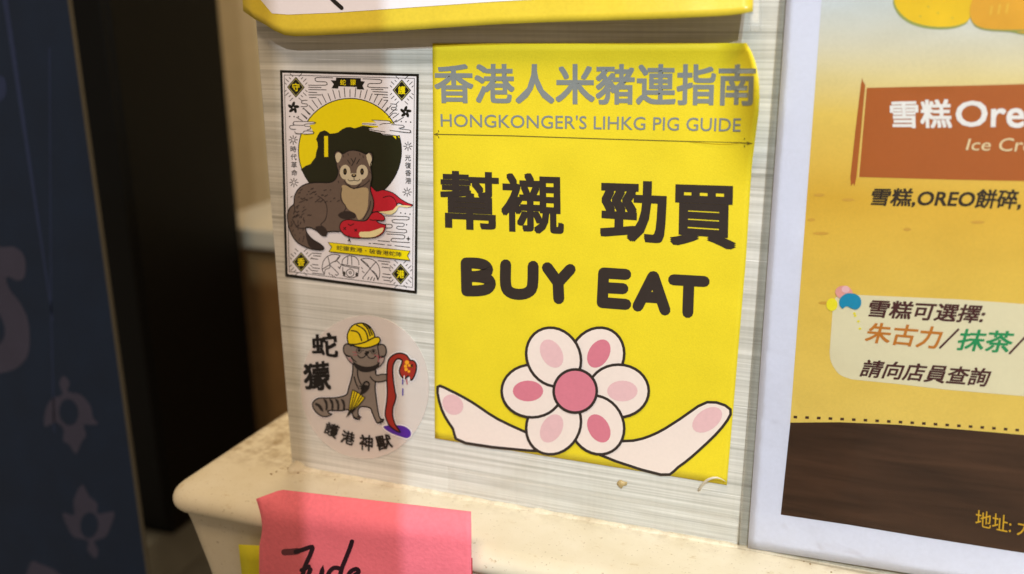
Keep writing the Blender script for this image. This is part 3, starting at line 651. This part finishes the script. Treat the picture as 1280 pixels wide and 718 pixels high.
# ================================================================== ROUND STICKER
def roundsticker():
    hf = lambda x, y: .0004
    root = thing('round_sticker', 'round translucent sticker of a standing animal in yellow helmet gripping a red snake', 'sticker', U(456, 573, .0003))
    FM = film('translucent_vinyl', .42, (250, 240, 234), .35, .4)
    outline_sheet('backing', ell(455.8, 484.2, 80.2, 89.3, 64), .0004, FM, root, .0003)
    s = Sheet(root, hf)
    a = lambda L: [(380+u/7.975, 400+v/7.978) for u, v in L]
    b = lambda L: [(380+u/7.18, 480+v/7.18) for u, v in L]
    GR = mat('animal_grey', (130, 118, 108), .45, .1, vscale=1500); DG = mat('animal_dark', (38, 32, 30), .45, .1); YE = mat('helmet_yellow', (228, 202, 20), .4, .08)
    RD = mat('cane_red', (158, 48, 38), .4, .12, vscale=1500); PU = mat('puddle_purple', (82, 40, 152), .4, .05); HW = mat('halo_white', (226, 220, 220), .4)
    PK = mat('blood_pink', (168, 84, 92), .4); BL = mat('drip_blue', (70, 50, 150), .4)
    body = a([(492, 440), (486, 500), (478, 560), (462, 620), (442, 690)])+b([(385, 92), (345, 112), (280, 125), (200, 127), (140, 128), (98, 146), (76, 180), (84, 220), (110, 256), (150, 286), (190, 296), (232, 284), (248, 270), (222, 262), (218, 242), (270, 240), (335, 242), (392, 232), (430, 262), (445, 304), (470, 318), (496, 316), (502, 298), (486, 272), (490, 226), (515, 206), (560, 208), (598, 222), (612, 260), (634, 312), (656, 350), (686, 348), (714, 326), (684, 310), (668, 262), (656, 190), (646, 110), (638, 40)])+a([(712, 640), (714, 560), (712, 500), (640, 515), (560, 505)])
    s.strokes('white_halo', [body], 3.6, HW, 1.2, sm=2, closed=True)
    o = s.fill('animal_body', body, GR, 4, sm=3); s.strokes('outline', [body], 1.7, INKD, 5.2, sm=3, closed=True, parent=o)
    arm = a([(660, 568), (690, 604), (725, 618), (775, 616), (828, 602), (830, 544), (775, 544), (722, 552), (700, 530)])
    s.fill('arm', arm, GR, 6, sm=2, parent=o); s.strokes('arm_line', [a([(660, 568), (690, 604), (725, 618), (775, 616), (828, 602)]), a([(712, 512), (722, 552), (775, 544), (830, 544)]), a([(532, 500), (536, 560), (556, 620), (580, 660), (568, 690)]), a([(500, 570), (520, 640), (548, 690)])], 1.5, INKD, 6.8, sm=3, parent=o)
    for i in range(5):
        u = 148+i*52
        st = b([(u-18, 136), (u+4, 150), (u+14, 190), (u+10, 236), (u-8, 236), (u-6, 190), (u-26, 140)]) if i else b([(105, 170), (140, 184), (165, 215), (175, 250), (150, 240), (125, 205), (98, 190)])
        s.fill('tail_ring', st, DG, 6+i*.05, sm=2, parent=o)
    s.strokes('claw_lines', [b([(640, 330), (660, 352)]), b([(690, 322), (716, 318)]), b([(686, 334), (708, 344)]), b([(676, 344), (690, 358)]), b([(480, 296), (512, 298)]), b([(470, 308), (496, 322)]), b([(440, 290), (470, 314)]), b([(500, 20), (530, 30), (560, 20)]), b([(530, 0), (560, 40)]), b([(510, 40), (540, 50)])], 1.5, INKD, 7, parent=o)
    s.fill('paw', a([(575, 690), (590, 662), (620, 650), (650, 668), (640, 700), (600, 735), (560, 740)]), DG, 7.4, sm=2, parent=o)
    head = a([(480, 262), (600, 250), (730, 250), (752, 310), (756, 380), (735, 440), (700, 496), (640, 512), (560, 500), (512, 462), (484, 420), (456, 340), (456, 290)])
    h = s.fill('animal_head', head, GR, 9, sm=3, parent=o)
    for e in ([(470, 262), (430, 240), (398, 262), (394, 310), (414, 350), (456, 366), (478, 330)], [(738, 262), (770, 246), (804, 258), (820, 300), (812, 350), (784, 372), (752, 366)]):
        s.fill('ear', a(e), GR, 8, sm=3, parent=o); s.strokes('outline', [a(e)], 1.6, INKD, 8.8, sm=3, closed=True, parent=o)
    for e in ([(414, 352), (440, 358), (478, 372), (492, 440), (470, 430), (438, 396)], [(760, 368), (800, 366), (796, 410), (770, 448), (744, 470), (734, 430)]):
        s.fill('cheek_fur', a(e), mat('cheek_pale', (168, 150, 146), .45), 8.2, sm=2, parent=o); s.strokes('outline', [a(e)], 1.1, DG, 9, sm=2, closed=True, parent=o)
    s.fill('collar', a([(488, 418), (540, 446), (600, 466), (660, 466), (716, 448), (754, 420), (744, 470), (702, 502), (640, 518), (560, 508), (512, 476)]), DG, 10, sm=3, parent=o)
    for u, v in ((549, 305), (693, 315)): s.fill('eye', a(ell(u, v, 15, 14, 14)), INKD, 10.5, parent=o)
    s.fill('nose', a([(600, 314), (645, 314), (650, 330), (628, 350), (606, 346)]), INKD, 10.5, sm=2, parent=o)
    s.fill('nose_tip', a(ell(602, 322, 11, 9, 12)), GR, 11, parent=o)
    s.strokes('eye_rings', [a(ell(546, 308, 27, 24, 14)), a(ell(694, 318, 27, 24, 14)), a([(573, 306), (600, 304)]), a([(646, 308), (668, 312)])], .7, INKD, 10.9, parent=o)
    s.strokes('mouth_line', [a([(536, 354), (556, 376), (590, 376), (622, 348)]), a([(626, 348), (650, 380), (690, 384), (714, 362)]), a([(470, 380), (520, 420)]), a([(734, 262), (742, 320), (752, 380)])], 1.3, INKD, 11, sm=3, parent=o)
    s.strokes('cheek_blush', [a(l) for l in ([(484, 322), (532, 326)], [(492, 352), (530, 348)], [(700, 348), (746, 374)], [(738, 366), (772, 378)], [(742, 290), (740, 420)], [(452, 386), (476, 420)])], .9, PK, 10.8, parent=o)
    hat = a([(442, 238), (430, 180), (438, 128), (474, 66), (530, 36), (600, 36), (658, 70), (696, 128), (708, 172), (742, 172), (760, 200), (742, 236), (690, 262), (610, 280), (530, 270), (480, 252)])
    s.strokes('white_halo', [hat], 3.4, HW, 1.3, sm=2, closed=True)
    hh = s.fill('helmet', hat, YE, 12, sm=3, parent=o); s.strokes('helmet_lines', [hat+[hat[0]], a([(456, 244), (520, 244), (600, 226), (660, 196), (708, 172)]), a([(524, 52), (584, 84), (622, 130), (640, 206)]), a([(590, 44), (634, 88), (660, 160)]), a([(612, 42), (652, 84), (680, 150)]), a([(470, 108), (520, 116), (552, 146), (574, 206)])], 1.7, INKD, 13, sm=3, parent=o)
    # folded umbrella
    um = b([(436, 54), (490, 82), (546, 125), (500, 182), (432, 258), (404, 240), (414, 150)])
    uu = s.fill('umbrella', um, YE, 12); s.strokes('umbrella_ribs', [um+[um[0]], b([(455, 66), (412, 250)]), b([(478, 78), (418, 254)]), b([(505, 98), (424, 256)]), b([(524, 112), (430, 256)])], 1.2, INKD, 13, parent=uu)
    s.fill('umbrella_tip', b([(404, 236), (434, 256), (400, 284), (376, 306)]), INKD, 13.5, parent=uu)
    s.strokes('umbrella_handle', [a([(582, 700), (590, 660), (600, 628), (624, 616), (648, 632), (646, 662)])], 1.8, INKD, 13.5, sm=3, parent=uu)
    # snake cane
    sn = a([(830, 718), (826, 600), (830, 450), (850, 388), (898, 346), (958, 332), (1020, 352), (1058, 402), (1092, 408), (1120, 448), (1114, 522), (1082, 592), (1056, 596), (1040, 560), (1004, 586), (968, 562), (950, 505), (972, 440), (976, 402), (932, 388), (896, 430), (884, 500), (890, 600), (908, 718)])+b([(826, 110), (816, 160), (798, 215), (796, 290), (822, 370), (862, 432), (820, 418), (764, 372), (736, 310), (728, 260), (742, 160)])
    s.strokes('white_halo', [sn], 5, HW, 1.1, sm=2, closed=True)
    so = s.fill('red_snake', sn, RD, 6.5, sm=3); s.strokes('outline', [sn], 1.7, INKD, 8, sm=3, closed=True, parent=so)
    GO = mat('gold_speck', (236, 160, 40), .3)
    for u, v, r_ in ((1026, 425, 22), (1012, 462, 17), (1050, 455, 14), (1018, 495, 18), (1046, 515, 14), (1070, 470, 9)): s.fill('gold_spot', a(ell(u, v, r_, r_, 10)), GO, 9, parent=so)
    s.strokes('snake_eye', [a([(1064, 450), (1084, 470)]), a([(1082, 446), (1066, 476)])], 1.2, INKD, 9.5, parent=so)
    s.strokes('fangs', [a([(1000, 560), (996, 600)]), a([(1048, 574), (1052, 600)])], 1.4, HW, 9.5, parent=so)
    s.strokes('blood_trail', [a([(1006, 560), (1022, 600), (1028, 640)])], 1.6, PK, 3, parent=None)
    pd = b([(712, 384), (760, 374), (850, 372), (910, 386), (954, 422), (958, 464), (926, 488), (880, 478), (800, 450), (740, 416)])
    s.strokes('white_halo', [pd], 3.4, HW, 1.4, sm=2, closed=True)
    s.fill('purple_puddle', pd, PU, 4, sm=3)
    s.strokes('drip', [a([(985, 596), (983, 640)]), a([(985, 688), (985, 722)]), b([(886, 62), (886, 100)])], 1.6, BL, 4)
    # brushed characters
    def ch(c, quad): s.text('brush_character', c, quad, INKD, 4, bold=.026, res=2)
    ch('蛇', a([(70, 150), (325, 118), (345, 380), (80, 345)])); ch('獴', [(378.5, 455), (411, 450.5), (414.5, 489), (380, 487.5)])
    ch('護', b([(205, 335), (330, 380), (285, 500), (172, 440)])); ch('港', b([(345, 410), (462, 440), (445, 562), (322, 525)]))
    ch('神', b([(498, 452), (622, 462), (616, 612), (494, 590)])); ch('獸', b([(632, 470), (770, 446), (802, 570), (664, 606)]))
roundsticker()

# ================================================================== BIG POSTER (right)
def bigposter():
    def hf(x, y):
        k = max(0, (x-940)/340)
        return .0005+.0014*math.sin(min(1, k)*2.2)+.0008*max(0, min(1, (y-560)/120))
    root = thing('laminated_menu_poster', 'laminated white bordered menu poster in yellow and brown at the right of the wall', 'poster', U(1110, 700, .001))
    grid_sheet('sheet', ((987, -60), (1420, -60), (1420, 762), (934.5, 685)), 40, 60, hf, mat('poster_paper', (218, 222, 240), .33, .05, bump=.1, wave=.0008), root, .0002)
    s = Sheet(root, hf); sub = (960, -60, 1420, 760, 30)
    # gradient print: cream at the top, butter yellow below
    M, N, L, p, tc = newmat('poster_gradient', .4, .4)
    sp = N.new('ShaderNodeSeparateXYZ'); L.new(tc.outputs['Object'], sp.inputs[0])
    zr = root.location.z; z = lambda y: U(1150, y, .001).z-zr
    mr = N.new('ShaderNodeMapRange'); mr.inputs[1].default_value = z(540); mr.inputs[2].default_value = z(-40); L.new(sp.outputs[2], mr.inputs[0])
    T = lambda y: (540-y)/580
    r = ramp(N, [(T(540), lin((232, 202, 98))), (T(330), lin((228, 192, 78))), (T(235), lin((224, 180, 60))), (T(130), lin((230, 200, 98))), (T(85), lin((226, 210, 150))), (T(45), lin((216, 212, 190))), (T(0), lin((206, 214, 216)))]); L.new(mr.outputs[0], r.inputs[0])
    n = nz(N, L, tc, 40, (1, 1, 2), 3); rr = ramp(N, [(.35, (.93, .92, .88)), (.6, (1, 1, 1))]); L.new(n.outputs[0], rr.inputs[0])
    n2 = nz(N, L, tc, 1500, (1, 1, 1), 1); r2 = ramp(N, [(.3, (.93, .93, .92)), (.7, (1, 1, 1))]); L.new(n2.outputs[0], r2.inputs[0])
    c = mixc(N, L, .8, r.outputs[0], rr.outputs[0], 'MULTIPLY'); c = mixc(N, L, .7, c, r2.outputs[0], 'MULTIPLY'); L.new(c, p.inputs['Base Color'])
    s.fill('printed_background', [(1031.5, -60), (1400, -60), (1400, 560), (1280, 545), (1150, 536), (987.5, 530)], M, 2, sub=sub)
    # dark wood print at the foot
    M, N, L, p, tc = newmat('poster_dark_wood', .4, .15)
    n = nz(N, L, tc, 1, (20, 20, 260), 5, .6, .4); r = ramp(N, [(.3, lin((46, 28, 16))), (.7, lin((76, 50, 33)))]); L.new(n.outputs[0], r.inputs[0]); L.new(r.outputs[0], p.inputs['Base Color'])
    s.fill('brown_foot', [(988, 528.5), (1050, 528), (1120, 531), (1200, 537), (1280, 544), (1400, 556), (1400, 712), (1280, 691.5), (1150, 671), (1060, 656), (976, 643.5)], M, 4, sub=sub)
    s.strokes('dotted_line', [[(992+i*14.6, 521.5+.0000*i+ (i*.55 if i < 30 else 0)+.016*i*i), (996.5+i*14.6, 521.7+i*.55+.016*i*i)] for i in range(26)], 3.2, mat('poster_brown_ink', (70, 42, 28), .4), 4, cap=False)
    # fruit at the top
    G = mat('fruit_outline', (150, 160, 84), .4)
    f1 = [(1130, -40), (1118, -6), (1122, 12), (1136, 25), (1156, 32), (1180, 34), (1200, 31), (1213, 22), (1220, -6), (1222, -40)]
    o = s.fill('fruit', [(x-1.5, y+3) for x, y in f1], G, 4, sm=3); s.fill('fruit_flesh', f1, mat('mango_yellow', (228, 190, 24), .4, .12, vscale=120), 5, sm=3, parent=o)
    s.strokes('fruit_specks', [[(1150, 20), (1151, 21)], [(1172, 16), (1173, 17)], [(1190, 22), (1191, 23)], [(1160, 8), (1161, 9)]], 1, G, 6.5, parent=o)
    f2 = [(1214, -40), (1216, -6), (1212, 14), (1217, 29), (1232, 36), (1262, 38), (1276, 41), (1310, 44), (1330, 30), (1330, -6), (1330, -40)]
    o = s.fill('fruit', [(x, y+2) for x, y in f2], G, 6, sm=3, sub=None or 0); s.fill('fruit_flesh', f2, mat('papaya_orange', (222, 164, 44), .4, .12, vscale=120), 7, sm=3, parent=o)
    s.strokes('fruit_marks', [[(1240, 8), (1238, 18)], [(1250, 6), (1248, 17)], [(1260, 5), (1258, 16)], [(1270, 8), (1268, 18)]], 2.2, mat('papaya_dark', (226, 184, 60), .4), 8.5, parent=o)
    # orange ribbon and its pole
    OR = mat('ribbon_orange', (172, 92, 36), .4, .05); PO = mat('pole_orange', (170, 92, 36), .4)
    rb = s.fill('orange_ribbon', [(1083.5, 110), (1150, 108.5), (1220, 107), (1290, 105), (1400, 101), (1400, 230), (1280, 226.5), (1200, 225), (1130, 223), (1074, 221.5)], OR, 4, sub=sub)
    s.fill('ribbon_pole', [(1076, 107), (1078.5, 102), (1081.5, 107), (1081, 112), (1070.5, 222), (1066.5, 229), (1063, 222)], PO, 5, sm=2)
    s.strokes('pale_line', [[(1082.3, 110), (1072.8, 222)]], 1, mat('ribbon_cream', (232, 200, 120), .4), 5)
    WT = mat('ribbon_white', (232, 230, 226), .4)
    s.text('ribbon_title', '雪糕', ((1112, 126), (1189, 124), (1190, 160.5), (1113, 160.5)), WT, 6, bold=.022, parent=rb)
    s.text('ribbon_title', 'Oreo', ((1195, 127), (1310, 122), (1309, 161), (1194, 158.5)), WT, 6, bold=.016, parent=rb)
    s.text('ribbon_subtitle', 'Ice Cream', ((1211, 173.5), (1326, 172), (1323, 191), (1207, 188)), mat('ribbon_pale_text', (226, 206, 160), .4), 6, bold=.004, parent=rb)
    BKT = mat('poster_black_ink', (48, 36, 26), .4, .1)
    s.text('italic_lettering', '雪糕,OREO餅碎,', ((1092, 235), (1281, 237), (1275, 263), (1086, 258)), BKT, 4, bold=.022)
    # cream text box with bubbles
    box_ = [(1052, 368)]+[(1120, 371), (1200, 374.5), (1290, 381), (1400, 390), (1400, 506), (1280, 495.5), (1180, 487), (1120, 480), (1065, 474.5)]+crom([(1065, 474.5), (1049, 468), (1039, 453), (1037, 440)], 4, False)[1:]+[(1041, 385)]+crom([(1041, 385), (1044, 373), (1052, 368)], 4, False)[1:-1]
    bx = s.fill('cream_text_box', box_, mat('box_cream', (222, 214, 178), .4, .03), 4, sub=sub)
    MAR = mat('maroon_ink', (70, 28, 30), .4, .1); ORT = mat('orange_text', (190, 116, 34), .4); GRN = mat('green_text', (22, 142, 84), .4)
    s.text('menu_lettering', '雪糕可選擇:', ((1089, 374.5), (1236, 382), (1227, 405), (1083, 396.5)), MAR, 6, bold=.022, parent=bx)
    s.text('menu_lettering', '朱古力', ((1087, 403), (1181, 409), (1172, 437), (1080, 428)), ORT, 6, bold=.018, parent=bx, label='orange lettering')
    s.strokes('slash', [[(1198, 412), (1175, 435)], [(1282, 421), (1262, 442)]], 2.6, MAR, 6, parent=bx)
    s.text('menu_lettering', '抹茶', ((1202, 411), (1270, 414.5), (1262, 442), (1194, 438)), GRN, 6, bold=.018, parent=bx, label='green lettering')
    s.text('menu_lettering', '請向店員查詢', ((1082, 449.5), (1241, 461), (1233, 484), (1073, 471)), MAR, 6, bold=.020, parent=bx)
    s.fill('yellow_bubble', ell(1040, 381, 7, 8, 20), mat('bubble_yellow', (236, 224, 40), .4), 8)
    s.fill('pink_bubble', ell(1055, 366, 11, 8.5, 24, rot=10), mat('bubble_pink', (226, 160, 150), .4), 9); s.fill('pink_bubble', ell(1057, 362, 5, 4.5, 16), mat('bubble_pale_pink', (234, 186, 190), .4), 10)
    s.fill('blue_bubble', [(1049, 380), (1051, 372), (1059, 367), (1070, 368), (1076, 374), (1076, 382), (1071, 387), (1065, 386), (1058, 383), (1053, 386)], mat('bubble_blue', (16, 140, 178), .3), 11, sm=3)
    for x, y in ((1069, 395), (1073, 402), (1075, 411), (1068, 392)): s.fill('confetti_dot', ell(x, y, 1.8, 1.4, 8), MATS['bubble_yellow'], 7)
    s.text('address_lettering', '地址: 大', ((1220, 637), (1292, 651), (1290, 673), (1219, 658)), mat('address_yellow', (206, 160, 26), .4), 7, bold=.004)
    # small ochre sand marks in the print
    for x, y, k in ((1024, 244, 7), (1060, 250, 8), (1014, 275, 5), (1026, 292, 10), (1134, 287, 5), (1222, 278, 9), (1030, 379, 7), (1186, 346, 0)):
        if k: s.fill('sand_mark', ell(x, y, k, 2, 14), mat('sand_ochre', (206, 160, 62), .4), 4)
    # laminate film standing proud of the paper all round
    fm = film('laminate_film', .008, (190, 192, 180), .14, .35)
    grid_sheet('laminate_film', ((979.5, -60), (1420, -60), (1420, 774), (921.5, 693)), 24, 40, lambda x, y: hf(x, y)+.0005, fm, root, .00006)
    grid_sheet('laminate_seam', ((979, -60), (992, -60), (936, 687), (921, 690)), 2, 30, lambda x, y: hf(x, y)*.3+.0002, film('laminate_edge', .12, (150, 156, 142), .3, .15), root, .00025)
bigposter()

# ================================================================== CLEAR TAPE at the foot of the wall, torn tape curl, glue stain
def tapes():
    fm = film('clear_tape', .012, (235, 236, 228), .22, .12)
    t = grid_sheet('clear_tape', ((560, 583), (926, 646), (924, 684), (560, 612)), 30, 4, lambda x, y: .0006+.0008*(math.sin(x*.11)*math.sin(y*.2)+1)*.5, fm, None, .00006)
    t['label'] = 'crinkled clear tape running along the foot of the wall under the yellow sticker'; t['category'] = 'tape'
    pts = crom([(874, 613), (880, 604), (888, 598.5), (898, 597.5), (907, 602)], 4, False); V = []; Fc = []
    for i, (x, y) in enumerate(pts):
        h = .0014+.0024*math.sin(i/(len(pts)-1)*math.pi)
        for dx, dy, dh in ((-1.2, -1.2, 0), (1.2, 1.2, 0), (1.2, 1.2, -.0002), (-1.2, -1.2, -.0002)): V.append(U(x+dx, y+dy, h+dh))
    for i in range(len(pts)-1):
        for k in range(4): Fc.append((4*i+k, 4*i+(k+1) % 4, 4*i+4+(k+1) % 4, 4*i+4+k))
    Fc += [(0, 3, 2, 1), (len(V)-4, len(V)-3, len(V)-2, len(V)-1)]
    o = mesh('tape_curl', V, Fc, mat('frayed_tape', (214, 206, 186), .35), None, smooth=True)
    o['label'] = 'tiny torn curl of tape at the bottom right corner of the yellow sticker'; o['category'] = 'tape scrap'
    st = crom([(771, 604), (775, 600), (780, 602), (784, 603), (783, 607), (779, 608), (777, 611), (773, 608)], 3, True)
    V = [U(x, y, .0004) for x, y in st]; c = U(777, 606, .0008); V.append(c); n = len(st)
    Vb = [U(x, y, .0001) for x, y in st]; V += Vb
    o = mesh('glue_spot', V, [(i, (i+1) % n, n) for i in range(n)]+[(i, n+1+i, n+1+(i+1) % n, (i+1) % n) for i in range(n)], mat('glue_brown', (190, 168, 118), .3, .3, vscale=1500), None, smooth=True)
    o['label'] = 'small yellow-brown glue spot on the wall just below the yellow sticker'; o['category'] = 'stain'
tapes()

# ================================================================== NOTES on the ledge front
def notes():
    # pink note: adhered over the ledge nose, hanging down, built in world space along the rounded front
    a = lambda px, py, h: U(px, py, h)
    def hf(x, y):
        # the paper follows the nose: closer to the camera as it comes over the round edge
        t = max(0, min(1, (y-612-(x-320)*.1)/40))
        left = max(0, (352-x)/32)
        return .0292+.0052*math.sin(t*math.pi/2)+.0035*left*(1-t)*.6+.0012*math.sin((x-320)/268*math.pi)*t
    root = thing('pink_note', 'pink sticky note with black handwriting stuck over the nose of the cream ledge', 'sticky note', U(455, 700, .034))
    pk = mat('pink_note_paper', (255, 128, 144), .75, .10, vscale=700, bump=.7, bscale=900, wave=.0022)
    def edge(u, t, x, y):
        y0 = 624+(612.5-624)*min(1, u/.115)+max(0, u-.115)/.885*(640-612.5)
        x0 = 320+268.5*u; x1 = 325+264*u
        if t < .12 and u < .04: x0 += 0
        k = min(1, t*5); x = x0*(1-k)+(x1 if u > .03 else x1-1)*k + (0 if u > .02 else 4*math.sin(min(1, t*3)*math.pi)*1)
        return x, y0+(800-y0)*t
    grid_sheet('sheet', ((320, 612), (588, 640), (589, 800), (322, 800)), 40, 28, hf, pk, root, .0002, edge=edge)
    s = Sheet(root, hf)
    q = lambda L: [(290+u/4, 600+v/4) for u, v in L]
    ink = mat('marker_ink', (44, 18, 34), .4, .1); sm_ = mat('smudged_ink', (116, 62, 72), .6, .2)
    s.strokes('smudge', [q([(262, 362), (300, 360), (326, 357)])], 8, sm_, 3)
    s.strokes('handwriting', [q([(318, 360), (352, 350), (400, 336), (392, 372), (366, 430), (352, 480), (340, 540)]),
                              q([(348, 452), (384, 434)]),
                              q([(392, 448), (380, 490), (400, 520), (436, 500), (452, 446), (446, 500), (462, 520)]),
                              q([(600, 308), (586, 350), (566, 400), (548, 446), (536, 500), (530, 530)]), q([(546, 446), (510, 440), (482, 470), (478, 520), (510, 530), (540, 480)]),
                              q([(566, 500), (600, 484), (632, 462), (622, 446), (592, 460), (574, 500), (590, 540)])], 5.4, ink, 4, sm=4)
    # second note peeking out behind it on the left, and on the right a red strip painted as the pink note's shadow
    r2 = thing('yellow_note', 'yellow-green sticky note half hidden behind the left edge of the pink note', 'sticky note', U(310, 700, .028))
    grid_sheet('sheet', ((298, 681), (352, 684), (352, 800), (311, 800)), 4, 6, lambda x, y: .0292+.0015, mat('lime_note_paper', (214, 206, 40), .7, .05), r2, .0002)
    r3 = thing('note_shadow_strip', 'red strip painted as the shadow beneath the right side of the pink note', 'sticky note', U(586, 710, .03))
    grid_sheet('sheet', ((520, 690), (590.3, 698), (590.8, 800), (520, 800)), 4, 4, lambda x, y: .0312, mat('note_shadow_red', (190, 50, 60), .7, .05), r3, .0002)
notes()
